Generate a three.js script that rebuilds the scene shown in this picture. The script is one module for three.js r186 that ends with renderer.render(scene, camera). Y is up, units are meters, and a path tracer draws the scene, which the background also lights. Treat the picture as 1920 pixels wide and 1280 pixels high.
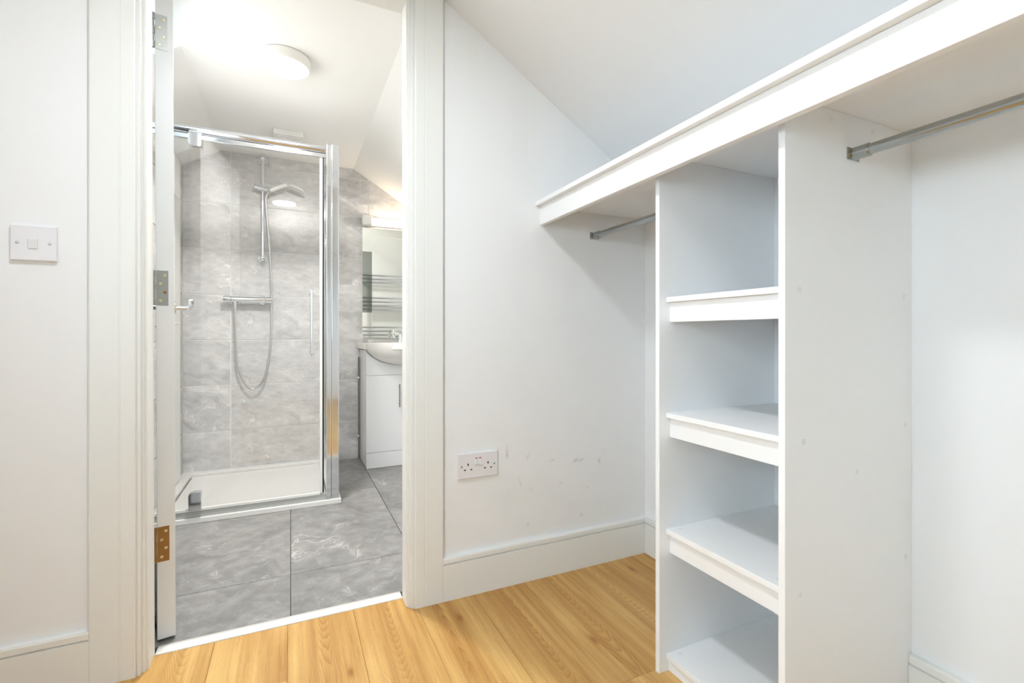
import * as THREE from 'three';
import { RoundedBoxGeometry } from 'three/addons/geometries/RoundedBoxGeometry.js';
import { mergeGeometries } from 'three/addons/utils/BufferGeometryUtils.js';
import { RectAreaLightUniformsLib } from 'three/addons/lights/RectAreaLightUniformsLib.js';

// ---------------------------------------------------------------- camera, sky, exposure
// world: x runs along the door wall, y is up, the view goes towards -z; D(epth) = -z
RectAreaLightUniformsLib.init();
const scene = new THREE.Scene();
const camera = new THREE.PerspectiveCamera(2 * Math.atan(640 / 892.9) * 180 / Math.PI, 1920 / 1280, 0.05, 60);
camera.position.set(0, 0.9, 0);
camera.lookAt(Math.sin(0.435), 0.9, -Math.cos(0.435));
camera.setViewOffset(1920, 1280, 0, 14, 1920, 1280);            // lens shifted down a little, as in the photograph
camera.updateProjectionMatrix();
scene.background = new THREE.Color(0.72, 0.885, 1.0);            // overcast daylight seen through the windows
scene.backgroundIntensity = 9.8;
const renderer = new THREE.WebGLRenderer({ antialias: true });
renderer.toneMapping = THREE.LinearToneMapping;
renderer.toneMappingExposure = 1.13;
renderer.shadowMap.enabled = true;
const CLOSET_LAMP = { color: [0.865, 0.93, 1.0], power: 126 };
const BATH_LAMP = { color: [1.0, 0.985, 0.955], power: 262 };
const TUBE_LAMP = { color: [1.0, 0.74, 0.48], power: 0.045 };

// ---------------------------------------------------------------- helpers
let seed = 7;
function rnd() { seed = (seed * 1664525 + 1013904223) >>> 0; return seed / 4294967296; }
const used = new Map();
function numbered(n) { const k = used.get(n) ?? 0; used.set(n, k + 1); return k ? n + '_' + String(k).padStart(3, '0') : n; }
function lit(o) { o.castShadow = true; o.receiveShadow = true; return o; }
function mesh(name, geo, m, parent) {
  const g = Array.isArray(geo) ? merge(geo) : geo;
  const o = lit(new THREE.Mesh(g, m));
  o.name = numbered(name);
  (parent ?? scene).add(o);
  return o;
}
function merge(list) {
  const gs = list.map((g) => { const q = g.index ? g.toNonIndexed() : g.clone(); for (const k of Object.keys(q.attributes)) if (!['position', 'normal', 'uv'].includes(k)) q.deleteAttribute(k); if (!q.attributes.uv) q.setAttribute('uv', new THREE.Float32BufferAttribute(new Float32Array(q.attributes.position.count * 2), 2)); return q; });
  return mergeGeometries(gs);
}
function group(name, parent) { const o = new THREE.Group(); o.name = numbered(name); (parent ?? scene).add(o); return o; }
function structure(o, label) { o.userData.kind = 'structure'; if (label) o.userData.label = label; return o; }
function thing(name, label, category, [x, y, d] = [0, 0, 0], grp) {
  const o = group(name); o.position.set(x, y, -d); o.userData = { label, category }; if (grp) o.userData.group = grp;
  o.userData.at = undefined; delete o.userData.at;
  return o;
}
// box between two corners, given in x, y, D and made relative to an origin
function box(x0, x1, y0, y1, d0, d1, r = 0, o = [0, 0, 0]) {
  const w = x1 - x0, h = y1 - y0, t = d1 - d0;
  const g = r ? new RoundedBoxGeometry(w, h, t, 2, Math.min(r, w * .49, h * .49, t * .49)) : new THREE.BoxGeometry(w, h, t);
  g.translate((x0 + x1) / 2 - o[0], (y0 + y1) / 2 - o[1], -(d0 + d1) / 2 + o[2]);
  return g;
}
const V = (x, y, d, o = [0, 0, 0]) => new THREE.Vector3(x - o[0], y - o[1], -d + o[2]);
function rod(a, b, r0, r1 = r0, seg = 20, open = false) {
  const v = b.clone().sub(a), g = new THREE.CylinderGeometry(r1, r0, v.length(), seg, 1, open);
  g.translate(0, v.length() / 2, 0);
  g.applyQuaternion(new THREE.Quaternion().setFromUnitVectors(new THREE.Vector3(0, 1, 0), v.normalize()));
  g.translate(a.x, a.y, a.z);
  return g;
}
function tube(pts, r, seg = 80, rad = 12) { return new THREE.TubeGeometry(new THREE.CatmullRomCurve3(pts, false, 'centripetal'), seg, r, rad, false); }
function ball(p, r, sx = 1, sy = 1, sz = 1) { const g = new THREE.SphereGeometry(r, 20, 14); g.scale(sx, sy, sz); g.translate(p.x, p.y, p.z); return g; }
function lathe(pts, seg = 32) { return new THREE.LatheGeometry(pts.map(([r, y]) => new THREE.Vector2(r, y)), seg); }
// outline in (x, y), pushed along D from d0 to d1
function prism(pts, d0, d1) {
  const s = new THREE.Shape(pts.map(([x, y]) => new THREE.Vector2(x, y)));
  const g = new THREE.ExtrudeGeometry(s, { depth: d1 - d0, bevelEnabled: false });
  g.translate(0, 0, -d1);
  return g;
}
// outline in (x, D), pushed up from y0 to y1 (mouldings that stand upright)
function upright(pts, y0, y1) {
  const s = new THREE.Shape(pts.map(([x, d]) => new THREE.Vector2(x, d)));
  const g = new THREE.ExtrudeGeometry(s, { depth: y1 - y0, bevelEnabled: false });
  g.rotateX(-Math.PI / 2); g.translate(0, y0, 0);                // shape's second axis becomes -z
  return g;
}
// flat tile with chamfered rim: face size w x h in x,y, front at z = 0, back at z = -t; uv in metres plus an offset
function slab(w, h, t, c, u0 = 0, v0 = 0, su = 1, sv = 1) {
  const a = [[-w / 2, -h / 2], [w / 2, -h / 2], [w / 2, h / 2], [-w / 2, h / 2]], k = (p, i) => [p[0] - Math.sign(p[0]) * i, p[1] - Math.sign(p[1]) * i];
  const pos = [], uv = [];
  const put = (p, z) => { pos.push(p[0], p[1], z); uv.push(u0 + (p[0] + w / 2) * su, v0 + (p[1] + h / 2) * sv); };
  const quad = (p, zp, q, zq, r, zr, s, zs) => { put(p, zp); put(q, zq); put(r, zr); put(p, zp); put(r, zr); put(s, zs); };
  const f = a.map((p) => k(p, c));
  quad(f[0], 0, f[1], 0, f[2], 0, f[3], 0);
  for (let i = 0; i < 4; i++) { const j = (i + 1) % 4; quad(a[i], -c, a[j], -c, f[j], 0, f[i], 0); quad(a[i], -t, a[j], -t, a[j], -c, a[i], -c); }
  const g = new THREE.BufferGeometry();
  g.setAttribute('position', new THREE.Float32BufferAttribute(pos, 3)); g.setAttribute('uv', new THREE.Float32BufferAttribute(uv, 2));
  g.computeVertexNormals();
  return g;
}

// ---------------------------------------------------------------- textures
const perm = new Uint8Array(512); { const p = [...Array(256).keys()]; for (let i = 255; i > 0; i--) { const j = Math.floor(rnd() * (i + 1)); [p[i], p[j]] = [p[j], p[i]]; } for (let i = 0; i < 512; i++) perm[i] = p[i & 255]; }
const fade = (t) => t * t * t * (t * (t * 6 - 15) + 10);
function noise(x, y) {                                            // value noise, -1..1
  const xi = Math.floor(x), yi = Math.floor(y), u = fade(x - xi), v = fade(y - yi), h = (a, b) => perm[(perm[a & 255] + b) & 255] / 127.5 - 1;
  const a = h(xi, yi), b = h(xi + 1, yi), c = h(xi, yi + 1), d = h(xi + 1, yi + 1);
  return a + (b - a) * u + (c - a) * v + (a - b - c + d) * u * v;
}
function fbm(x, y, n = 5) { let s = 0, a = .5; for (let i = 0; i < n; i++) { s += a * noise(x, y); x = x * 2.03 + 11.3; y = y * 2.03 + 7.7; a *= .5; } return s; }
const clamp = (v, a = 0, b = 1) => Math.min(b, Math.max(a, v));
function texture(w, h, f, srgb = true) {
  const d = new Uint8Array(w * h * 4);
  for (let y = 0; y < h; y++) for (let x = 0; x < w; x++) { const c = f(x / w, y / h), i = (y * w + x) * 4; d[i] = clamp(c[0]) * 255; d[i + 1] = clamp(c[1]) * 255; d[i + 2] = clamp(c[2]) * 255; d[i + 3] = 255; }
  const t = new THREE.DataTexture(d, w, h); t.magFilter = THREE.LinearFilter; t.minFilter = THREE.LinearFilter; t.wrapS = t.wrapT = THREE.RepeatWrapping;
  if (srgb) t.colorSpace = THREE.SRGBColorSpace; t.needsUpdate = true; return t;
}
// grey stone: cloudy body, dark smears along a slanted grain, thin pale veins; covers 1.2 m x 0.6 m
function stone(ox, oy, base, amp, vein, warm) {
  return texture(1024, 512, (u, v) => {
    let x = u * 6 + ox, y = v * 3 + oy;
    const wx = fbm(x * 1.1, y * 1.1, 4) * .7, wy = fbm(x * 1.1 + 40, y * 1.1 + 13, 4) * .7;
    const gx = (x + wx) * .75 - (y + wy) * .3, gy = (y + wy) * 1.9 + (x + wx) * .45;
    let g = base + amp * (fbm(gx * .7, gy * .9, 6) * .75 + fbm(x * 5, y * 9, 5) * .55);
    g -= amp * .9 * Math.max(0, fbm(gx * .8 + 90, gy * 2.2 + 3, 6) - .12);
    for (let k = 0; k < 4; k++) {
      const s = 1.1 + k * 1.1, n = Math.abs(fbm(gx * s * .7 + 17 * k, gy * s * .6 + 31 * k, 6)), m = clamp(fbm(x * .9 + 60 + 9 * k, y * .9, 4) * 2.6 + .1);
      g += vein * (.95 - k * .17) * m * Math.pow(clamp(1 - n * (34 + 10 * k)), 1.4);
    }
    g += .018 * noise(u * 700, v * 350);
    return [g * (1 + warm), g, g * (1 - warm * 1.4)];
  });
}
const wallStone = [0, 1, 2].map((k) => stone(13.1 * k + 2, 7.7 * k, .825, .115, .15, .004));
const floorStone = [0, 1].map((k) => stone(9.3 * k + 50, 5.1 * k + 20, .55, .13, .19, .012));
// oak laminate plank 0.193 x 1.286 m: cathedral grain, pores, a knot or two
function oak(k) {
  const knots = [[.3 + .4 * noise(k * 3.3, 1), .22 + .12 * noise(k, 9)], [.5 + .4 * noise(k * 5.1, 4), .7 + .15 * noise(k, 20)]];
  return texture(256, 1536, (u, v) => {
    let x = (u - .5) * .193, y = v * 1.286, pull = 0, dark = 0;
    for (const [kx, ky] of knots) { const dx = (x - (kx - .5) * .193) / .012, dy = (y - ky * 1.286) / .03, q = dx * dx + dy * dy; pull += .010 * Math.sign(dx || 1) * Math.exp(-q * .25); dark += .9 * Math.exp(-q * 2.5) + .25 * Math.exp(-q * .35); }
    const c = .03 * noise(y * 1.1 + k * 10, k) + .02 * Math.sin(k), h = .035 + .03 * Math.sin(y * 3.1 + k * 2) + .02 * noise(y * 2 + k * 7, 3);
    const xx = x + pull * .6 - c + .006 * fbm(y * 4 + k, x * 30, 3), r = Math.sqrt(xx * xx * 1.2 + h * h) + .0022 * fbm(x * 60 + k * 9, y * 5, 4);
    const ring = (r * 300) % 1, late = Math.pow(ring, 3) * clamp(1 - ring * .2) * (.7 + .5 * noise(y * 3, x * 40));
    const pore = clamp(fbm(x * 900 + k * 50, y * 14, 3) * 1.6 - .25), streak = fbm(x * 60 + k * 31, y * 1.4, 4), cloud = fbm(x * 12 + k * 5, y * 2.2, 3);
    let t = .46 * late + .30 * pore - .42 * streak - .36 * cloud + .65 * dark;
    t = clamp(.36 + t, -.05, 1.25);
    const a = [.905, .745, .465], b = [.665, .458, .200];
    return [0, 1, 2].map((i) => a[i] + (b[i] - a[i]) * t);
  });
}
const oakMaps = [0, 1, 2, 3, 4, 5].map(oak);
// painted wall with the scuffs that the photograph shows; covers x .36 to 1.384, y 0 to 1.024
const scuffs = [[.705, .478, .0045, .022, .1, .22], [.706, .463, .006, .008, 0, .2], [.791, .451, .005, .014, -.5, .18], [.758, .358, .0025, .016, .3, .25], [.995, .414, .012, .006, .5, .3], [1.02, .412, .018, .004, .3, .22], [1.105, .398, .007, .010, 0, .26], [.892, .425, .014, .004, .2, .12], [.93, .335, .006, .006, 0, .14], [1.05, .30, .006, .005, 0, .12], [1.022, .20, .005, .007, 0, .2], [.79, .20, .004, .01, 0, .14], [.80, .33, .012, .01, 0, .05], [.98, .24, .03, .02, 0, .03], [.7, .3, .03, .05, 0, .025], [1.13, .44, .012, .006, 0, .06]];
const scuffMap = texture(1024, 1024, (u, v) => {
  const x = .36 + u * 1.024, y = v * 1.024; let k = 1 - .012 * Math.max(0, fbm(x * 9, y * 9, 3));
  for (const [cx, cy, rx, ry, t, a] of scuffs) { const c = Math.cos(t), s = Math.sin(t), dx = ((x - cx) * c + (y - cy) * s) / rx, dy = (-(x - cx) * s + (y - cy) * c) / ry, q = dx * dx + dy * dy; if (q < 6) k *= 1 - .55 * a * Math.exp(-q * 1.3) * (.75 + .5 * noise(x * 300, y * 300)); }
  return [.962 * k, .963 * k, .962 * k];
});

// ---------------------------------------------------------------- materials
const std = (c, roughness, o = {}) => new THREE.MeshStandardMaterial({ color: new THREE.Color(c), roughness, ...o });
const M = {
  wall: std('#f5f5f5', .75),
  scuffed: new THREE.MeshStandardMaterial({ map: scuffMap, roughness: .75 }),
  ceiling: std('#f5f5f4', .8),
  bathPaint: std('#fafaf8', .7),
  trim: std('#f0f0ec', .38),
  groove: std('#d9d4c0', .6),
  board: std('#fafafa', .42),
    caps: std('#eeeeec', .4),
  door: std('#eff1f1', .4),
  plastic: std('#eceaec', .32),
  whitePlastic: std('#f4f4f0', .35),
  ceramic: new THREE.MeshPhysicalMaterial({ color: new THREE.Color('#f4f2ee'), roughness: .12, clearcoat: .6, clearcoatRoughness: .05 }),
  tray: new THREE.MeshPhysicalMaterial({ color: new THREE.Color('#f5f4f0'), roughness: .25, clearcoat: .4, clearcoatRoughness: .1 }),
  gloss: std('#f1f2f3', .2),
  grout: std('#f5f3ef', .8),
  floorGrout: std('#6f6c66', .8),
  chrome: std('#e3e6ea', .09, { metalness: 1 }),
  sill: std('#c4c6c4', .45, { metalness: .25 }),
  satin: std('#aeb2b2', .24, { metalness: 1 }),
  hose: std('#cfd0d0', .28, { metalness: 1 }),
  steel: std('#a6a8a3', .42, { metalness: .7 }),
  brass: std('#a07c4e', .4, { metalness: .7 }),
  screw: std('#d8cfae', .35, { metalness: .8 }),
  screwHead: std('#c9cccf', .25, { metalness: 1 }),
  slot: std('#3a3426', .7),
  dark: std('#1d2022', .6),
  black: std('#101113', .75),
  red: std('#c01828', .5),
  glass: new THREE.MeshPhysicalMaterial({ color: 0xffffff, roughness: 0, transmission: 1, thickness: 0, ior: 1.5 }),
  mirror: std('#e9ebe4', .015, { metalness: 1 }),
  darkReflection: std('#8e948c', .03, { metalness: 1 }),  // darker mirror colour standing in for a dark reflection
  etched: std('#f4f4ec', .5, { metalness: .3 }),
  copper: std('#8f8a80', .5, { metalness: .6 }),
  groundwork: std('#8a7350', .9),
  wood: oakMaps.map((map) => new THREE.MeshStandardMaterial({ map, roughness: .42 })),
  wallTile: wallStone.map((map) => new THREE.MeshStandardMaterial({ map, roughness: .3 })),
  floorTile: floorStone.map((map) => new THREE.MeshStandardMaterial({ map, roughness: .36 })),
  lamp: new THREE.MeshStandardMaterial({ color: 0xffffff, emissive: new THREE.Color(1, .99, .96), emissiveIntensity: 1.5, roughness: .5 }),
  tubeLamp: new THREE.MeshStandardMaterial({ color: 0xffffff, emissive: new THREE.Color(1, .96, .86), emissiveIntensity: 1.2, roughness: .5 }),
};

// ---------------------------------------------------------------- dimensions
const DW = 1.562, DB = 1.665;             // closet and bathroom faces of the door wall
const XR = 1.337;                         // closet right wall
const BACK = 3.6, XL = -0.62, XBR = 1.32; // bathroom back, left and right walls
const OPEN = 0.372, HEAD = 2.03;          // half width and height of the doorway in the wall
const CEIL = 2.09;
const closetRoof = (x) => CEIL - .627 * Math.max(0, Math.abs(x) - .379);
const bathRoof = (x) => CEIL - .6 * Math.max(0, Math.abs(x) - .41);

// ---------------------------------------------------------------- floors
{
  const f = structure(group('floor'), 'honey oak laminate floor of the closet');
  mesh('subfloor', box(-1.1, 1.45, -.15, -.009, -1.8, 1.64), M.groundwork, f);
  const pitch = .193, len = 1.286;
  const joints = { '-2': 1.19, '-1': 1.37, 0: .62, 1: 1.02, 2: .7, 3: .75, 4: .996, 5: .4, 6: .5 };
  let n = 0;
  for (let i = -6; i < 8; i++) {
    const x0 = -.008 + i * pitch, x1 = Math.min(x0 + pitch, 1.40);
    const j = joints[i] ?? .3 + .17 * i;
    for (let e = j - 3 * len; e < 1.64; e += len) {
      const d0 = Math.max(e, -1.7), d1 = Math.min(e + len, 1.634);
      if (d1 - d0 < .02) continue;
      const w = x1 - x0 - .0006, h = d1 - d0 - .0006;
      const g = slab(w, h, .009, .0007, 0, (d0 - e) / len, 1 / .193, 1 / len);
      g.rotateX(-Math.PI / 2); g.translate((x0 + x1) / 2, 0, -(d0 + d1) / 2);
      mesh('plank', g, M.wood[(n * 5 + (i & 1) * 2 + 12) % 6], f); n++;
    }
  }
  const b = structure(group('bathroom_floor'), 'grey stone-look tiled bathroom floor');
  mesh('floor_bed', box(XL - .1, XBR + .1, -.15, -.006, 1.668, BACK + .1), M.floorGrout, b);
  const cols = [[-.62, 0, 1.967], [0, .454, 1.967], [.454, .908, 1.911], [.908, 1.362, 2.3]];
  let t = 0;
  for (const [a, c, j] of cols) for (let e = j - .909; e < BACK; e += .909) {
    const x0 = Math.max(a, XL), x1 = Math.min(c, XBR), d0 = Math.max(e, 1.672), d1 = Math.min(e + .909, BACK);
    if (d1 - d0 < .03 || x1 - x0 < .03) continue;
    const g = slab(x1 - x0 - .003, d1 - d0 - .003, .008, .0009, rnd() * .6, rnd() * .05, 1 / 1.2, 1 / .96);
    g.rotateX(-Math.PI / 2); g.translate((x0 + x1) / 2, 0, -(d0 + d1) / 2);
    mesh('floor_tile', g, M.floorTile[t++ % 2], b);
  }
}

structure(mesh('ground', box(-30, 30, -2.9, -2.7, -30, 30), std('#8c8f86', .9)), 'ground outside the windows');

// ---------------------------------------------------------------- walls of the closet
{
  const w = structure(group('wall_front'), 'white painted wall with the bathroom doorway');
  mesh('wall_panel', box(-1.1, -OPEN, -.15, 2.3, DW, DB), M.wall, w);
  const g = box(OPEN, 1.5, -.15, 2.3, DW, DB);
  { const p = g.attributes.position, u = g.attributes.uv; for (let i = 0; i < p.count; i++) u.setXY(i, clamp((p.getX(i) - .36) / 1.024, 0, 1.12), p.getY(i) / 1.024); }
  M.scuffed.map.wrapT = THREE.ClampToEdgeWrapping; M.scuffed.map.wrapS = THREE.ClampToEdgeWrapping;
  mesh('wall_panel', g, M.scuffed, w);
  mesh('wall_panel', box(-OPEN, OPEN, HEAD, 2.3, DW, DB), M.wall, w);
  structure(mesh('wall_right', box(XR, XR + .12, -.15, 1.62, -1.7, DW), M.wall), 'white painted wall behind the shelving');
  const wl = structure(group('wall_left'), 'white painted side wall of the closet with an opening for the added window');
  for (const b of [[-.15, .80, -1.7, DW], [1.66, 2.3, -1.7, DW], [.80, 1.66, -1.7, -1.00], [.80, 1.66, .25, DW]]) mesh('wall_panel', box(-1.1, -1.0, ...b), M.wall, wl);
  structure(mesh('wall_rear', box(-1.1, 1.5, -.15, 2.3, -1.8, -1.7), M.wall), 'white wall behind the viewer');
  const win = structure(group('added_window_2'), 'unseen white framed side window added to light the closet');  // window added out of view to fill the closet with daylight
  mesh('window_frame', [box(-1.08, -1.03, .80, .84, -1.0, .25), box(-1.08, -1.03, 1.62, 1.66, -1.0, .25), box(-1.08, -1.03, .84, 1.62, -1.0, -.96), box(-1.08, -1.03, .84, 1.62, .21, .25)], M.trim, win);
  mesh('pane', box(-1.058, -1.054, .84, 1.62, -.96, .21), M.glass, win);
  const c = structure(group('ceiling'), 'white closet ceiling sloping down over the shelving');
  const y1 = closetRoof(1.5);
  mesh('flat_ceiling', box(-.379, .379, CEIL, CEIL + .12, -1.75, DW + .02), M.ceiling, c);
  mesh('sloped_ceiling', prism([[.379, CEIL], [1.5, y1], [1.5, y1 + .16], [.379, CEIL + .12]], -1.75, DW + .02), M.wall, c);
  mesh('sloped_ceiling', prism([[-.379, CEIL], [-1.1, closetRoof(1.1)], [-1.1, closetRoof(1.1) + .16], [-.379, CEIL + .12]], -1.75, DW + .02), M.wall, c);
}

// ---------------------------------------------------------------- bathroom shell
{
  const back = structure(group('wall_back'), 'bathroom back wall of large grey stone-look tiles');
  mesh('wall_core', prism([[XL - .1, -.15], [XBR + .1, -.15], [XBR + .1, 2.25], [XL - .1, 2.25]], BACK + .003, BACK + .12), M.grout, back);
  const rows = [0, .272, .5695, .861, 1.1535, 1.4505, 1.748, 2.0185, CEIL], colsX = [XL, -.355, .2425, .514, XBR];
  let t = 0;
  const G = .0056;
  function tileShape(x0, x1, y0, y1, u0, v0) {                    // a tile cut to the slope of the roof
    let pts = [[x0, y0], [x1, y0], [x1, y1], [x0, y1]];
    const cut = (f) => { const out = []; for (let i = 0; i < pts.length; i++) { const p = pts[i], q = pts[(i + 1) % pts.length], a = f(p), b = f(q); if (a >= 0) out.push(p); if ((a >= 0) !== (b >= 0)) { const s = a / (a - b); out.push([p[0] + (q[0] - p[0]) * s, p[1] + (q[1] - p[1]) * s]); } } pts = out; };
    cut(([x, y]) => CEIL - .6 * (x - .41) - y - .004); cut(([x, y]) => CEIL - .6 * (-x - .41) - y - .004);
    if (pts.length < 3) return null;
    const g = new THREE.ExtrudeGeometry(new THREE.Shape(pts.map(([x, y]) => new THREE.Vector2(x, y))), { depth: .0072, bevelEnabled: true, bevelThickness: .0008, bevelSize: .0008, bevelOffset: -.0008, bevelSegments: 1 });
    const p = g.attributes.position, uv = g.attributes.uv;
    for (let i = 0; i < p.count; i++) uv.setXY(i, u0 + (p.getX(i) - x0) / 1.2, v0 + (p.getY(i) - y0) / .6);
    g.translate(0, 0, -(BACK + .0072));
    return g;
  }
  for (let r = 0; r < rows.length - 1; r++) for (let c = 0; c < colsX.length - 1; c++) {
    const g = tileShape(colsX[c] + G / 2, colsX[c + 1] - G / 2, rows[r] + G / 2, rows[r + 1] - G / 2, rnd() * .48, rnd() * .48);
    if (g) mesh('wall_tile', g, M.wallTile[(t++ * 2 + r) % 3], back);
  }
  const left = structure(group('bathroom_wall_left'), 'bathroom left wall of large grey stone-look tiles');
  mesh('wall_core', box(XL - .12, XL - .008, -.15, 2.3, DB, BACK + .05), M.grout, left);
  const cd = [DB, 2.4, 3.0, BACK];
  for (let r = 0; r < 7; r++) for (let c = 0; c < 3; c++) {
    const y1 = Math.min(rows[r + 1], bathRoof(XL) - .002), w = cd[c + 1] - cd[c] - G, h = y1 - rows[r] - G;
    if (h < .03) continue;
    const g = slab(w, h, .008, .0008, rnd() * .2, rnd() * .48, 1 / 1.2, 1 / .6);
    g.rotateY(Math.PI / 2); g.translate(XL, (rows[r] + y1) / 2, -(cd[c] + cd[c + 1]) / 2);
    mesh('wall_tile', g, M.wallTile[t++ % 3], left);
  }
  structure(mesh('bathroom_wall_right', box(XBR, XBR + .12, -.15, 2.3, DB, BACK + .05), M.bathPaint), 'bathroom right wall');
  const c = structure(group('bathroom_ceiling'), 'white bathroom ceiling with sloping sides');
  mesh('flat_ceiling', box(-.41, .41, CEIL, CEIL + .12, DB - .02, BACK + .1), M.bathPaint, c);
  const yr = bathRoof(1.45), yl = bathRoof(.75);
  mesh('sloped_ceiling', prism([[.41, CEIL], [1.45, yr], [1.45, yr + .16], [.41, CEIL + .12]], DB - .02, BACK + .1), M.bathPaint, c);
  mesh('sloped_ceiling', prism([[-.41, CEIL], [-.41, CEIL + .12], [-.75, yl + .16], [-.75, yl]], 2.36, BACK + .1), M.bathPaint, c);
  mesh('sloped_ceiling', prism([[-.41, CEIL], [-.41, CEIL + .12], [-.75, yl + .16], [-.75, yl]], DB - .02, 2.0), M.bathPaint, c);
  // roof window in the left slope: only the far reveal shows beside the open door
  const s = structure(group('window_1'), 'roof window in the slope left of the door');
  const tilt = (a, b, y, d0, d1, m, n) => mesh(n, prism([[a, CEIL - .6 * (-a - .41) + y], [b, CEIL - .6 * (-b - .41) + y], [b, CEIL - .6 * (-b - .41) + y + .03], [a, CEIL - .6 * (-a - .41) + y + .03]], d0, d1), m, s);
  tilt(-.44, -.41, .10, 2.0, 2.36, M.trim, 'window_frame'); tilt(-.62, -.60, .10, 2.0, 2.36, M.trim, 'window_frame');
  tilt(-.60, -.44, .10, 2.0, 2.03, M.trim, 'window_frame'); tilt(-.60, -.44, .10, 2.33, 2.36, M.trim, 'window_frame');
  mesh('pane', prism([[-.44, CEIL - .018 + .112], [-.60, CEIL - .114 + .112], [-.60, CEIL - .114 + .117], [-.44, CEIL - .018 + .117]], 2.03, 2.33), M.glass, s);
}

// ---------------------------------------------------------------- door lining, architraves, skirting
{
  // side = +1 right, -1 left. Plan of the moulded architrave, from the wall edge to the lining
  const archi = (s) => { const p = [[.465, DW], [.465, 1.5485], [.4615, 1.547], [.4045, 1.547], [.4035, 1.5482], [.4015, 1.5482], [.4005, 1.547], [.3725, 1.547], [.3690, 1.5485], [.3690, 1.5535], [.3665, 1.5535], [.3655, 1.5520], [.3610, 1.5520], [.3590, 1.5535], [.3590, 1.560], [.3590, DW]].map(([x, d]) => [s * x, d]); return s > 0 ? p : p.reverse(); };
  structure(mesh('trim_1', upright(archi(-1), 0, 2.07), M.trim), 'moulded architrave on the left of the doorway');
  structure(mesh('trim_2', upright(archi(1), 0, 2.07), M.trim), 'moulded architrave on the right of the doorway');
  structure(mesh('trim_3', [box(-.465, .465, 2.03, CEIL - .002, 1.547, DW), box(-.37, .37, 2.012, 2.03, 1.553, DW)], M.trim), 'architrave over the doorway');
  const lining = (s) => { const p = [[.3745, 1.5615], [.3515, 1.5615], [.3505, 1.5700], [.3450, 1.5705], [.3450, 1.6300], [.3615, 1.6305], [.3615, 1.664], [.3745, 1.664]].map(([x, d]) => [s * x, d]); return s > 0 ? p : p.reverse(); };
  const j = structure(group('trim_4'), 'white door lining with stops');
  mesh('lining_post', (() => { const g = upright(lining(-1), 0, HEAD); g.applyMatrix4(new THREE.Matrix4().makeShear(0, 0, -.0036, 0, 0, 0)); g.computeVertexNormals(); return g; })(), M.trim, j);   // out of plumb
  mesh('lining_post', upright(lining(1), 0, HEAD), M.trim, j);
  mesh('lining_head', [box(-.35, .35, HEAD - .016, HEAD, 1.5615, 1.664), box(-.345, .345, HEAD - .03, HEAD - .014, 1.5705, 1.63)], M.trim, j);
  const th = structure(group('trim_5'), 'white threshold strip between wood and tile');
  mesh('threshold_strip', box(-.345, .345, -.01, .004, 1.628, 1.662, .002), M.whitePlastic, th);
  mesh('sealant', box(-.345, .345, -.01, .002, 1.662, 1.673), std('#cfcdc6', .6), th);
  // skirting: tall board with a grooved top band; profile in (across, up)
  const prof = [[0, 0], [.0155, 0], [.0155, .1205], [.0095, .1215], [.0095, .1250], [.0155, .1262], [.0155, .1400], [.0135, .1446], [0, .1446]];
  const skirt = (len, k = 1) => { const g = new THREE.ExtrudeGeometry(new THREE.Shape(prof.map(([a, b]) => new THREE.Vector2(a, b * k))), { depth: len, bevelEnabled: false }); return g; };
  const along = (x0, x1) => { const g = skirt(x1 - x0); g.rotateY(-Math.PI / 2); g.rotateY(Math.PI); g.rotateY(0); return g; };
  // along the door wall the profile's first axis points at the viewer (+z), the run along +x
  const front = (x0, x1) => { const g = skirt(x1 - x0); const m = new THREE.Matrix4().makeBasis(new THREE.Vector3(0, 0, 1), new THREE.Vector3(0, 1, 0), new THREE.Vector3(-1, 0, 0)); g.applyMatrix4(m); g.translate(x1, 0, -DW); return g; };
  const sideR = (d0, d1, k) => { const g = skirt(d1 - d0, k); const m = new THREE.Matrix4().makeBasis(new THREE.Vector3(-1, 0, 0), new THREE.Vector3(0, 1, 0), new THREE.Vector3(0, 0, -1)); g.applyMatrix4(m); g.translate(XR, 0, -d0); return g; };
  structure(mesh('baseboard_left', front(-1.0, -.465), M.trim), 'white grooved skirting left of the doorway');
  structure(mesh('baseboard_front', front(.465, XR), M.trim), 'white grooved skirting between doorway and corner');
  structure(mesh('baseboard_right', sideR(.9945, 1.5465, 1), M.trim), 'short white skirting behind the left hanging bay');
  structure(mesh('baseboard_right', sideR(-1.69, .6245, 1.0), M.trim), 'white skirting in the right hanging bay');
}

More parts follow.
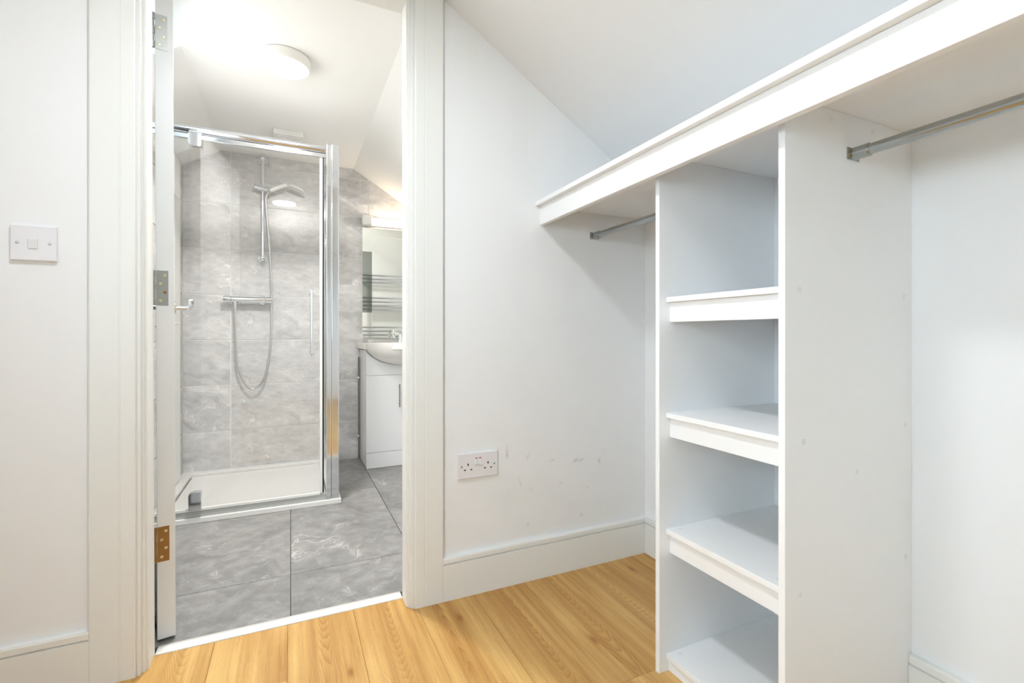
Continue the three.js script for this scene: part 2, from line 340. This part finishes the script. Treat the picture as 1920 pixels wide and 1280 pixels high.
// ---------------------------------------------------------------- closet joinery
{
  // the long shelf over everything, with its fascia
  const L = thing('long_shelf', 'long white shelf board with deep fascia running under the sloping ceiling', 'shelf', [.839, 1.3, 1.0]);
  const o = [.839, 1.3, 1.0];
  mesh('shelf_board', box(.821, XR - .0005, 1.3735, 1.3890, -1.2, DW - .0005, .0012, o), M.board, L);
  mesh('fascia', box(.839, .857, 1.3045, 1.3733, -1.2, DW - .0008, .0012, o), M.board, L);
  // tower of open shelves
  const T = thing('shelf_tower', 'white open shelving tower with four shelves standing under the long shelf', 'shelving', [1.1, 0, .8]);
  const q = [1.1, 0, .8];
  mesh('side_panel', box(.8848, XR - .0005, 0, 1.3733, .9790, .9935, .001, q), M.board, T);
  mesh('side_panel', box(.8848, XR - .0005, 0, 1.3733, .6253, .6398, .001, q), M.board, T);
  const ys = [.998, .6903, .381, .0485];
  ys.forEach((y, i) => {
    const s = mesh('shelf', box(.9085, XR - .001, y - .0135, y, .6400, .9788, .001, q), M.board, T);
    if (i) for (const [x, d] of [[.942, .961], [.938, .678], [1.27, .95]]) mesh('screw_cap', rod(V(x, y, d, q), V(x, y + .0007, d, q), .0065, .006, 16), M.caps, s);
    if (i < 3) mesh('support_rail', box(.921, .936, y - .066, y - .0136, .6400, .9788, .0008, q), M.board, T);
  });
  mesh('plinth', box(.917, .932, .001, .0348, .6400, .9788, .0008, q), M.board, T);
  for (const [x, y] of [[.93, .989], [1.304, .989], [.943, .682], [1.311, .688], [.93, .375], [1.03, 1.352], [1.179, 1.352], [1.31, .377], [1.12, .6]]) mesh('screw_cap', rod(V(x, y, .6254, q), V(x, y, .6246, q), .0065, .006, 16), M.caps, T);

  function hangingRail(label, x, y, d0, d1, plateD, dir, corner) {
    const t = thing('hanging_rail', label, 'clothes rail', [x, y, plateD]), p = [x, y, plateD];
    mesh('tube', rod(V(x, y, d0, p), V(x, y, d1, p), .0115, .0115, 28), M.satin, t);
    mesh('collar', [rod(V(x, y, plateD + dir * .002, p), V(x, y, plateD + dir * .034, p), .0138, .0138, 28), rod(V(x, y, plateD + dir * .0335, p), V(x, y, plateD + dir * .036, p), .0138, .012, 28)], M.satin, t);
    const pl = mesh('end_bracket', box(x - .021, x + .021, y - .013, y + .013, Math.min(plateD, plateD + dir * .002), Math.max(plateD, plateD + dir * .002), .0008, p), M.steel, t);
    for (const s of [-1, 1]) mesh('screw', rod(V(x + s * .017, y + .004 * s, plateD + dir * .0018, p), V(x + s * .017, y + .004 * s, plateD + dir * .0034, p), .0034, .0026, 12), M.brass, pl);
    return t;
  }
  hangingRail('short metal clothes rail in the left bay, fixed to the door wall', 1.083, 1.285, .9938, 1.552, DW - .0002, -1);
  hangingRail('long metal clothes rail in the right bay, fixed to the shelving tower', 1.105, 1.289, -1.2, .62, .6251, -1);
}

// ---------------------------------------------------------------- switch and socket
{
  const s = thing('light_switch', 'white square light switch plate on the wall left of the doorway', 'light switch', [-.572, 1.123, DW]);
  const plate = (w, h) => { const sh = new THREE.Shape(); sh.moveTo(-w / 2, -h / 2); sh.lineTo(w / 2, -h / 2); sh.lineTo(w / 2, h / 2); sh.lineTo(-w / 2, h / 2); const g = new THREE.ExtrudeGeometry(sh, { depth: .0065, bevelEnabled: true, bevelThickness: .0022, bevelSize: .0022, bevelOffset: -.0022, bevelSegments: 3 }); return g; };
  mesh('plate', plate(.086, .086), M.plastic, s);
  const rk = new RoundedBoxGeometry(.018, .024, .005, 2, .001); rk.rotateX(.13); rk.translate(-.001, -.002, .0095); mesh('rocker', rk, M.plastic, s);
  for (const x of [-.030, .030]) { const g = mesh('screw', (() => { const b = new THREE.SphereGeometry(.0036, 16, 8, 0, Math.PI * 2, 0, Math.PI / 2); b.scale(1, .55, 1); b.rotateX(Math.PI / 2); b.translate(x, 0, .0086); return b; })(), M.screwHead, s); }
  const k = thing('wall_socket', 'white double wall socket with two red switch marks, above the skirting', 'socket', [.592, .4445, DW]);
  mesh('plate', plate(.148, .087), M.plastic, k);
  for (const x of [-.0068, .0068]) {
    const g = new RoundedBoxGeometry(.0115, .021, .005, 2, .0008); g.rotateX(-.12); g.translate(x, .013, .0095);
    const r = mesh('rocker', g, M.plastic, k);
    mesh('switch_mark', box(x - .0042, x + .0042, .0243, .0262, -.0112, -.0085, .0004), M.red, r);
  }
  for (const c of [-.037, .037]) {
    mesh('pin_hole', [box(c - .0021, c + .0021, .0010, .0085, -.0092, -.0084), box(c - .0147, c - .0083, -.0150, -.0112, -.0092, -.0084), box(c + .0083, c + .0147, -.0150, -.0112, -.0092, -.0084)], M.black, k);
    const x = c < 0 ? -.0605 : .0605, f = mesh('screw', rod(new THREE.Vector3(x, -.001, .0084), new THREE.Vector3(x, -.001, .0094), .0036, .0033, 16), M.screwHead, k);
    const sl = new THREE.BoxGeometry(.006, .0009, .0004); sl.rotateZ(.8); sl.translate(x, -.001, .0095); mesh('slot', sl, M.slot, f);
  }
}

// ---------------------------------------------------------------- door leaf, swung open into the bathroom
{
  const a = 10.6 * Math.PI / 180, W = .686, H = 1.978, T = .044;
  const d = structure(group('door_1'), 'white door leaf swung open into the bathroom, hinge edge towards the closet');
  d.position.set(-.3515, .010, -1.6885); d.rotation.set(0, a, .0034);        // local: x across the thickness, -z along the leaf
  // (rotating +a about y turns -z towards -x, away from the opening)
  mesh('door_leaf', (() => { const g = new RoundedBoxGeometry(T, H, W, 2, .0012); g.translate(T / 2, H / 2, -W / 2); return g; })(), M.door, d);
  for (const s of [-1, 1]) {                                       // lever handles on both faces
    const x0 = s < 0 ? 0 : T, z = -W + .055, y = .995, X = (v) => x0 + s * v;
    const P = (x, yy, zz) => new THREE.Vector3(X(x), yy, zz);
    const h = mesh('door_handle', [rod(P(0, y, z), P(.008, y, z), .0255, .0245, 28), rod(P(.007, y, z), P(.046, y, z), .0095, .0082, 20), tube([P(.044, y, z - .004), P(.055, y + .001, z + .012), P(.0565, y + .004, z + .045), P(.057, y + .008, z + .085), P(.056, y + .017, z + .112), P(.0555, y + .024, z + .118)], .0088, 40, 16), ball(P(.0555, y + .024, z + .118), .0088, 1, .8, 1)], M.chrome, d);
    if (s < 0) mesh('escutcheon', [rod(P(0, y - .075, z), P(.008, y - .075, z), .0255, .0245, 28), rod(P(.008, y - .075, z), P(.016, y - .075, z), .007, .006, 16)], M.chrome, d);
  }
  const hingeY = [1.7685, 1.024, .2775];
  hingeY.forEach((y, i) => {
    const m = i === 2 ? M.brass : M.steel;
    const h = mesh('hinge', [(() => { const g = new THREE.BoxGeometry(.0280, .1015, .002); g.translate(.0156, y, .0002); return g; })(),
      ...[-2, -1, 0, 1, 2].map((k) => rod(new THREE.Vector3(-.0048, y + k * .0203 - .0097, .0035), new THREE.Vector3(-.0048, y + k * .0203 + .0097, .0035), k % 2 ? .0045 : .0052, k % 2 ? .0045 : .0052, 14)),
      (() => { const g = new THREE.BoxGeometry(.0016, .1015, .016); g.translate(-.0072, y, .0105); return g; })()], m, d);
    h.userData.label = i === 2 ? 'worn brass-coloured hinge near the floor' : i ? 'steel hinge at mid height' : 'steel hinge near the top';
    [[.0215, .037], [.0115, .0125], [.0215, -.0125], [.0115, -.037]].forEach(([x, dy], n) => mesh('screw', [(() => { const g = new THREE.TorusGeometry(.0034, .0009, 8, 18); g.translate(x, y + dy, .0013); return g; })(), (() => { const g = new THREE.CylinderGeometry(.0031, .0031, .001, 14); g.rotateX(Math.PI / 2); g.translate(x, y + dy, .0011); return g; })(), (() => { const g = new THREE.BoxGeometry(.0022, .0022, .0006); g.translate(x, y + dy, .0018); return g; })()].slice(0, 2), i === 1 && n === 2 ? M.brass : M.screw, h));
  });
  const st = thing('door_stop', 'small black rubber door stop on the tiles behind the open door', 'door stop', [-.395, 0, 1.785]);
  mesh('rubber_body', lathe([[0, 0], [.020, 0], [.021, .006], [.0185, .024], [.019, .031], [.016, .034], [0, .034]]), M.black, st);
}

// ---------------------------------------------------------------- lamps on the ceilings
function ceilingLamp(label, x, d, spec) {
  const t = thing('ceiling_light', label, 'ceiling light', [x, CEIL, d]);
  mesh('housing', lathe([[.0001, 0], [.098, 0], [.1015, -.004], [.1025, -.034], [.0995, -.043], [.0955, -.045], [.094, -.043], [.094, -.038], [.0001, -.038]].reverse(), 56), M.whitePlastic, t);
  mesh('diffuser', lathe([[.0001, -.0395], [.0938, -.0395], [.0935, -.0445], [.085, -.0495], [.06, -.0522], [.0001, -.0535]], 56), M.lamp, t);
  for (const k of [-2, -1, 0, 1, 2]) {                             // five strips fill the round diffuser
    const z = k * .0364, l = new THREE.RectAreaLight(new THREE.Color(...spec.color), spec.power, 2 * Math.sqrt(.091 ** 2 - (z * .97) ** 2), .0364);
    l.position.set(0, -.0545, z); l.rotation.x = -Math.PI / 2; t.add(l);
  }
  return t;
}
ceilingLamp('round white flush ceiling light, lit, on the bathroom ceiling', -.022, 2.275, BATH_LAMP);
ceilingLamp('round white flush ceiling light, lit, on the closet ceiling above the viewer', -.05, .79, CLOSET_LAMP);
{
  const f = thing('extractor_vent', 'flat white rectangular vent on the ceiling above the shower', 'vent', [-.012, CEIL, 3.15]);
  mesh('cover', (() => { const g = new RoundedBoxGeometry(.158, .03, .158, 2, .003); g.translate(0, -.015, 0); return g; })(), M.whitePlastic, f);
  mesh('grille', (() => { const l = []; for (let i = 0; i < 6; i++) { const g = new THREE.BoxGeometry(.12, .004, .010); g.translate(0, -.032, -.05 + i * .02); l.push(g); } return l; })(), M.whitePlastic, f);
}

// ---------------------------------------------------------------- shower
{
  const XT = .2440, D0 = 2.684, XS = .234;
  const tr = thing('shower_tray', 'low white shower tray on the grey floor tiles', 'shower tray', [-.188, 0, 3.14]);
  const o = [-.188, 0, 3.14];
  mesh('tray_body', [box(XL + .0665, XT - .0665, .0005, .009, D0 + .0665, BACK - .0715, 0, o), (() => {
    const rect = (p, x0, x1, d0, d1) => { p.moveTo(x0, d0); p.lineTo(x1, d0); p.lineTo(x1, d1); p.lineTo(x0, d1); p.closePath(); return p; };
    const sh = rect(new THREE.Shape(), XL + .002, XT, D0, BACK - .002); sh.holes.push(rect(new THREE.Path(), XL + .06, XT - .06, D0 + .06, BACK - .065));
    const g = new THREE.ExtrudeGeometry(sh, { depth: .020, bevelEnabled: true, bevelThickness: .003, bevelSize: .003, bevelOffset: -.003, bevelSegments: 3 });
    g.rotateX(-Math.PI / 2); g.translate(-o[0], .003, o[2]); return g;
  })()], M.tray, tr);

  const e = thing('shower_enclosure', 'chrome framed glass shower enclosure with a pivoting door', 'shower enclosure', [XS, .026, 2.70]);
  const q = [XS, .026, 2.70];
  // header rail: rounded front, across the whole width
  mesh('header_rail', (() => {
    const s = new THREE.Shape(); s.moveTo(0, 0); s.lineTo(.012, 0); s.absarc(.010, .022, .022, -Math.PI / 2, Math.PI / 2, false); s.lineTo(0, .044); s.closePath();
    const len = .16 - XL - .003, g = new THREE.ExtrudeGeometry(s, { depth: len, bevelEnabled: false, curveSegments: 14 });
    g.applyMatrix4(new THREE.Matrix4().makeBasis(new THREE.Vector3(0, 0, 1), new THREE.Vector3(0, 1, 0), new THREE.Vector3(-1, 0, 0)));
    g.translate(.168 - q[0], 1.851 - q[1], -2.712 + q[2]);
    return g;
  })(), M.chrome, e);
  mesh('bottom_rail', box(XL + .003, .172, .0262, .058, 2.696, 2.716, .003, q), M.sill, e);
  mesh('corner_post', [box(.171, .1945, .0262, 1.902, 2.688, 2.722, .003, q), box(.1955, XS, .0262, 1.906, 2.690, 2.734, .004, q), box(.190, .200, .0262, 1.902, 2.700, 2.722, 0, q)], M.chrome, e);
  mesh('magnet_seal', box(.1515, .1585, .066, 1.832, 2.692, 2.706, .001, q), M.black, e);
  const gd = mesh('glass_door', box(-.596, .140, .066, 1.838, 2.695, 2.700, 0, q), M.glass, e);
  mesh('edge_strip', box(.1385, .1515, .066, 1.823, 2.691, 2.705, .002, q), M.whitePlastic, gd);
  mesh('drip_seal', box(-.596, .140, .056, .070, 2.692, 2.703, .002, q), M.whitePlastic, gd);
  mesh('glazing_channel', box(-.596, .168, 1.828, 1.8505, 2.691, 2.704, .002, q), M.chrome, gd);
  for (const [y0, y1, top] of [[1.789, 1.851, 1], [.067, .153, 0]]) {     // pivot blocks with rounded outer corners
    const s = new THREE.Shape(), w = .054, h = y1 - y0; s.moveTo(0, 0); s.lineTo(w, 0); s.lineTo(w, h - .008); s.quadraticCurveTo(w, h, w - .008, h); s.lineTo(.022, h); s.quadraticCurveTo(0, h, 0, h - .022); s.closePath();
    const g = new THREE.ExtrudeGeometry(s, { depth: .018, bevelEnabled: true, bevelThickness: .004, bevelSize: .003, bevelOffset: -.003, bevelSegments: 3, curveSegments: 8 });
    if (top) { g.translate(0, -h, 0); g.rotateX(Math.PI); g.translate(0, 0, .018); }
    g.translate(-.4385 - q[0], y0 - q[1], -2.694 + q[2]);
    mesh('pivot_block', g, M.chrome, gd);
  }
  const hx = .098;
  mesh('pull_handle', [rod(V(hx, .797, 2.655, q), V(hx, 1.122, 2.655, q), .0075, .0075, 20), ball(V(hx, 1.122, 2.655, q), .0075), ball(V(hx, .797, 2.655, q), .0075), rod(V(hx, 1.105, 2.655, q), V(hx, 1.105, 2.696, q), .0085, .0085), rod(V(hx, .815, 2.655, q), V(hx, .815, 2.696, q), .0085, .0085), rod(V(hx, 1.105, 2.688, q), V(hx, 1.105, 2.695, q), .0125, .0125), rod(V(hx, .815, 2.688, q), V(hx, .815, 2.695, q), .0125, .0125)], M.chrome, gd);
  mesh('side_glass', box(.221, .226, .03, 1.885, 2.734, BACK - .03, 0, q), M.glass, e);
  mesh('side_rail', [box(.214, .233, 1.862, 1.904, 2.734, BACK - .002, .003, q), box(.216, .231, .0262, .045, 2.734, BACK - .002, .003, q), box(.212, XS, .0262, 1.904, BACK - .03, BACK - .0015, .003, q)], M.chrome, e);

  const w = thing('pipe_trunking', 'slim white vertical trunking on the shower side wall', 'trunking', [XL, .03, 3.35]);
  const wo = [XL, .03, 3.35];
  mesh('cover', box(XL + .0005, XL + .020, .03, 1.93, 3.27, 3.43, .006, wo), M.whitePlastic, w);
  for (const y of [.962, 1.699]) mesh('joint_clip', box(XL + .0005, XL + .023, y - .005, y + .005, 3.268, 3.432, .002, wo), M.whitePlastic, w);

  // riser rail
  const rr = thing('shower_riser_rail', 'upright chrome shower riser rail on the grey tiled wall', 'shower rail', [-.168, 1.4, BACK]);
  const ro = [-.168, 1.4, BACK], rd = 3.545;
  mesh('rail', rod(V(-.168, 1.395, rd, ro), V(-.168, 2.078, rd, ro), .0105, .0105, 24), M.chrome, rr);
  for (const y of [1.402, 2.060]) mesh('bracket', [rod(V(-.168, y, BACK - .0005, ro), V(-.168, y, BACK - .010, ro), .031, .029, 28), rod(V(-.168, y, BACK - .008, ro), V(-.168, y, rd - .012, ro), .0125, .0135, 20), rod(V(-.168, y - .018, rd, ro), V(-.168, y + .018, rd, ro), .0145, .0145, 20), ball(V(-.168, y, rd - .012, ro), .0135, 1, 1, .5)], M.chrome, rr);
  mesh('slider', [rod(V(-.213, 1.866, rd - .006, ro), V(-.128, 1.846, rd - .016, ro), .0175, .0155, 24), rod(V(-.132, 1.835, rd - .018, ro), V(-.112, 1.862, rd - .03, ro), .012, .014, 20), ball(V(-.213, 1.866, rd - .006, ro), .0175, .5, 1, 1)], M.chrome, rr);

  // hand shower with its hose
  const hs = thing('hand_shower', 'white hand shower hung on the riser rail with a looping metal hose', 'hand shower', [-.11, 1.853, rd - .03]);
  const ho = [-.11, 1.853, rd - .03], hd = rd - .03;
  mesh('handle', [tube([V(-.122, 1.846, hd, ho), V(-.100, 1.857, hd, ho), V(-.070, 1.873, hd, ho), V(-.040, 1.887, hd, ho), V(-.022, 1.893, hd, ho)], .0125, 30, 16)], M.whitePlastic, hs);
  mesh('spray_head', (() => { const g = lathe([[.0001, .010], [.020, .010], [.040, .006], [.050, -.002], [.050, -.008], [.045, -.011], [.0001, -.011]].reverse(), 32); g.scale(1.12, 1, 1); g.rotateZ(-.29); g.translate(...V(.032, 1.879, hd, ho).toArray()); return g; })(), M.whitePlastic, hs);
  mesh('hose', tube([V(-.126, 1.842, hd, ho), V(-.140, 1.822, hd + .006, ho), V(-.148, 1.79, hd + .012, ho), V(-.144, 1.70, hd + .02, ho), V(-.135, 1.558, hd + .03, ho), V(-.125, 1.417, hd + .035, ho), V(-.1195, 1.25, hd + .042, ho), V(-.118, 1.13, hd + .052, ho), V(-.1185, .92, hd + .045, ho), V(-.132, .744, hd + .036, ho), V(-.163, .600, hd + .03, ho), V(-.195, .553, hd + .03, ho), V(-.226, .540, hd + .03, ho), V(-.252, .556, hd + .03, ho), V(-.275, .588, hd + .03, ho), V(-.309, .68, hd + .03, ho), V(-.3225, .85, hd + .03, ho), V(-.3255, 1.0, hd + .03, ho), V(-.326, 1.085, hd + .03, ho)], .0068, 220, 12), M.hose, hs);
  mesh('hose_nut', rod(V(-.326, 1.070, hd + .03, ho), V(-.326, 1.102, hd + .03, ho), .0088, .0105, 18), M.chrome, hs);

  const vv = thing('shower_valve', 'horizontal chrome bar shower valve on the grey tiled wall', 'shower valve', [-.247, 1.125, BACK]);
  const vo = [-.247, 1.125, BACK], vd = 3.535;
  mesh('body', [rod(V(-.345, 1.125, vd, vo), V(-.153, 1.125, vd, vo), .0195, .0195, 28), rod(V(-.326, 1.125, vd, vo), V(-.326, 1.100, vd, vo), .011, .0105, 18)], M.chrome, vv);
  mesh('temperature_knob', [rod(V(-.346, 1.125, vd, vo), V(-.352, 1.125, vd, vo), .0195, .022, 28), rod(V(-.352, 1.125, vd, vo), V(-.388, 1.125, vd, vo), .022, .0225, 28), ball(V(-.388, 1.125, vd, vo), .0225, .3, 1, 1)], M.chrome, vv);
  mesh('flow_knob', [rod(V(-.152, 1.125, vd, vo), V(-.146, 1.125, vd, vo), .0195, .022, 28), rod(V(-.146, 1.125, vd, vo), V(-.110, 1.125, vd, vo), .022, .0225, 28), ball(V(-.110, 1.125, vd, vo), .0225, .3, 1, 1)], M.chrome, vv);
  for (const x of [-.322, -.172]) mesh('wall_flange', [rod(V(x, 1.125, BACK - .0005, vo), V(x, 1.125, BACK - .012, vo), .032, .029, 32), rod(V(x, 1.125, BACK - .012, vo), V(x, 1.125, vd, vo), .015, .015, 20)], M.chrome, vv);
}

// ---------------------------------------------------------------- basin corner
{
  const X0 = .456, X1 = .956, DF = 3.28, cx = .706;
  const v = thing('vanity_unit', 'glossy white vanity cupboard standing under the basin', 'vanity cabinet', [cx, 0, 3.44]);
  const o = [cx, 0, 3.44];
  mesh('carcass', [box(X0, X0 + .016, .002, .790, DF + .019, BACK - .003, .001, o), box(X1 - .016, X1, .002, .790, DF + .019, BACK - .003, .001, o), box(X0 + .016, X1 - .016, .1, .116, DF + .019, BACK - .003, 0, o), box(X0 + .016, X1 - .016, .1, .60, BACK - .012, BACK - .003, 0, o)], M.gloss, v);
  mesh('plinth', box(X0, X1, .002, .1045, DF, DF + .018, .0012, o), M.gloss, v);
  const d = mesh('door', box(X0, X1 - .0, .1065, .6215, DF, DF + .018, .0015, o), M.gloss, v);
  mesh('handle', [rod(V(.671, .404, DF - .028, o), V(.671, .561, DF - .028, o), .0055, .0055, 16), rod(V(.671, .425, DF - .028, o), V(.671, .425, DF + .001, o), .0045), rod(V(.671, .540, DF - .028, o), V(.671, .540, DF + .001, o), .0045)], M.satin, d);
  // top front panel, cut out round the bowl
  mesh('front_panel', (() => { const s = new THREE.Shape(); s.moveTo(X0 - cx, .6235); s.lineTo(X1 - cx, .6235); s.lineTo(X1 - cx, .785); s.absellipse(0, .84, .268, .153, -.2, -Math.PI + .2, true); s.lineTo(X0 - cx, .785); s.closePath(); const g = new THREE.ExtrudeGeometry(s, { depth: .018, bevelEnabled: false, curveSegments: 40 }); g.translate(0, 0, -(DF + .018) + 3.44); return g; })(), M.gloss, v);

  const b = thing('basin', 'white ceramic semi-recessed basin with a bulging bowl on the vanity cupboard', 'basin', [cx, .79, 3.44]);
  const bo = [cx, .79, 3.44];
  mesh('rim', (() => {
    const s = new THREE.Shape(), w = .272; s.moveTo(-w, 3.597); s.lineTo(-w, 3.275); s.quadraticCurveTo(-w, 3.255, -w + .025, 3.252); s.bezierCurveTo(-.20, 3.245, -.17, 3.09, 0, 3.085); s.bezierCurveTo(.17, 3.09, .20, 3.245, w - .025, 3.252); s.quadraticCurveTo(w, 3.255, w, 3.275); s.lineTo(w, 3.597); s.closePath();
    const hole = new THREE.Path(); hole.absellipse(0, 3.31, .195, .165, 0, Math.PI * 2); s.holes.push(hole);
    const g = new THREE.ExtrudeGeometry(s, { depth: .026, bevelEnabled: true, bevelThickness: .009, bevelSize: .008, bevelOffset: -.008, bevelSegments: 4, curveSegments: 28 });
    g.rotateX(-Math.PI / 2); g.translate(0, .8405 - .035 - bo[1] + .0, bo[2]); return g;
  })(), M.ceramic, b);
  const half = (rx, ry, rz, flip) => { const g = new THREE.SphereGeometry(1, 48, 20, 0, Math.PI * 2, Math.PI / 2, Math.PI / 2); g.scale(rx, ry, rz); return g; };
  mesh('bowl', (() => { const g = half(.262, .150, .190); g.translate(0, .838 - bo[1], -3.285 + bo[2]); return g; })(), M.ceramic, b);
  mesh('bowl_inside', (() => { const g = half(.195, .13, .165); g.translate(0, .838 - bo[1], -3.31 + bo[2]); return g; })(), new THREE.MeshPhysicalMaterial({ color: new THREE.Color('#f4f2ee'), roughness: .12, side: THREE.DoubleSide }), b);

  const t = thing('basin_tap', 'chrome basin mixer tap with crosshead handles on the basin rim', 'tap', [.733, .8405, 3.535]);
  const to = [.733, .8405, 3.535], td = 3.535;
  mesh('body', [rod(V(.733, .8405, td, to), V(.733, .850, td, to), .026, .024, 28), rod(V(.733, .848, td, to), V(.733, .905, td, to), .019, .016, 24), rod(V(.690, .896, td, to), V(.776, .896, td, to), .013, .013, 20)], M.chrome, t);
  mesh('spout', tube([V(.733, .895, td, to), V(.733, .915, td - .02, to), V(.733, .922, td - .06, to), V(.733, .912, td - .10, to), V(.733, .895, td - .115, to)], .011, 30, 14), M.chrome, t);
  for (const s of [-1, 1]) mesh('tap_handle', (() => { const c = V(.733 + s * .052, .902, td - .012, to), l = [rod(c.clone().add(new THREE.Vector3(-s * .014, 0, 0)), c.clone().add(new THREE.Vector3(s * .012, 0, 0)), .012, .009, 18)]; for (const a of [.3, 1.87]) { const e = new THREE.Vector3(0, Math.sin(a) * .026, Math.cos(a) * .026); l.push(rod(c.clone().sub(e), c.clone().add(e), .0055, .0055, 12), ball(c.clone().add(e), .0068), ball(c.clone().sub(e), .0068)); } return l; })(), M.chrome, t);

  const m = thing('wall_mirror', 'rectangular wall mirror with a dark reflection coloured in at its left edge, over the basin', 'mirror', [cx, .866, BACK]);
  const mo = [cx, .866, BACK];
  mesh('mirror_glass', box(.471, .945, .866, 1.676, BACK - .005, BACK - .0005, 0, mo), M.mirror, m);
  mesh('painted_reflection', box(.4725, .5395, 1.057, 1.501, BACK - .0065, BACK - .005, 0, mo), M.darkReflection, m);  // dark reflection in the mirror border, put in as a darker strip
  mesh('etched_line', [box(.5395, .5410, .935, 1.056, BACK - .0056, BACK - .005, 0, mo), box(.5395, .5410, 1.501, 1.615, BACK - .0056, BACK - .005, 0, mo), box(.541, .90, 1.613, 1.6145, BACK - .0056, BACK - .005, 0, mo), box(.471, .4735, .866, 1.676, BACK - .0057, BACK - .005, 0, mo)], M.etched, m);

  const l = thing('mirror_light', 'white strip light with a glowing tube above the mirror', 'wall light', [.72, 1.72, BACK]);
  const lo = [.72, 1.72, BACK];
  mesh('back_plate', box(.475, .965, 1.690, 1.752, BACK - .014, BACK - .0005, .003, lo), M.whitePlastic, l);
  for (const [a, c] of [[.464, .538], [.902, .976]]) mesh('end_cap', box(a, c, 1.684, 1.757, BACK - .062, BACK - .001, .016, lo), M.whitePlastic, l);
  mesh('tube', rod(V(.545, 1.719, BACK - .036, lo), V(.895, 1.719, BACK - .036, lo), .0225, .0225, 24), M.tubeLamp, l);
  for (const x of [.62, .72, .82]) { const p = new THREE.PointLight(new THREE.Color(...TUBE_LAMP.color), TUBE_LAMP.power); p.position.copy(V(x, 1.719, BACK - .036, lo)); p.shadow.radius = .9; p.castShadow = true; l.add(p); }

  const pp = thing('water_pipe', 'thin grey pipe rising from the floor beside the vanity cupboard', 'pipe', [.4465, 0, 3.588]);
  mesh('pipe', rod(V(.4465, 0, 3.588, [.4465, 0, 3.588]), V(.4450, .735, 3.588, [.4465, 0, 3.588]), .0055, .0055, 14), M.copper, pp);
  for (const y of [.16, .58]) mesh('clip', box(.437, .4495, y, y + .012, 3.580, BACK - .0005, .001, [.4465, 0, 3.588]), M.whitePlastic, pp);

  // heated rail on the bathroom side of the door wall: it shows in the mirror
  const r = thing('towel_radiator', 'chrome ladder towel radiator on the wall beside the door, seen in the mirror', 'radiator', [.98, .8, DB]);
  const ra = [.98, .8, DB], rdp = DB + .075;
  for (const x of [.690, 1.240]) mesh('upright', [rod(V(x, .80, rdp + .012, ra), V(x, 1.62, rdp + .012, ra), .015, .015, 20), ball(V(x, 1.62, rdp + .012, ra), .015), rod(V(x, .95, rdp + .012, ra), V(x, .95, DB + .0005, ra), .009), rod(V(x, 1.50, rdp + .012, ra), V(x, 1.50, DB + .0005, ra), .009)], M.chrome, r);
  for (const y of [.852, .892, .934, .976, 1.175, 1.217, 1.259, 1.301, 1.474, 1.512, 1.552]) mesh('bar', rod(V(.690, y, rdp, ra), V(1.240, y, rdp, ra), .0105, .0105, 18), M.chrome, r);
}

scene.traverse((o) => { if (o.isLight && !o.isRectAreaLight) o.castShadow = true; });
renderer.render(scene, camera);
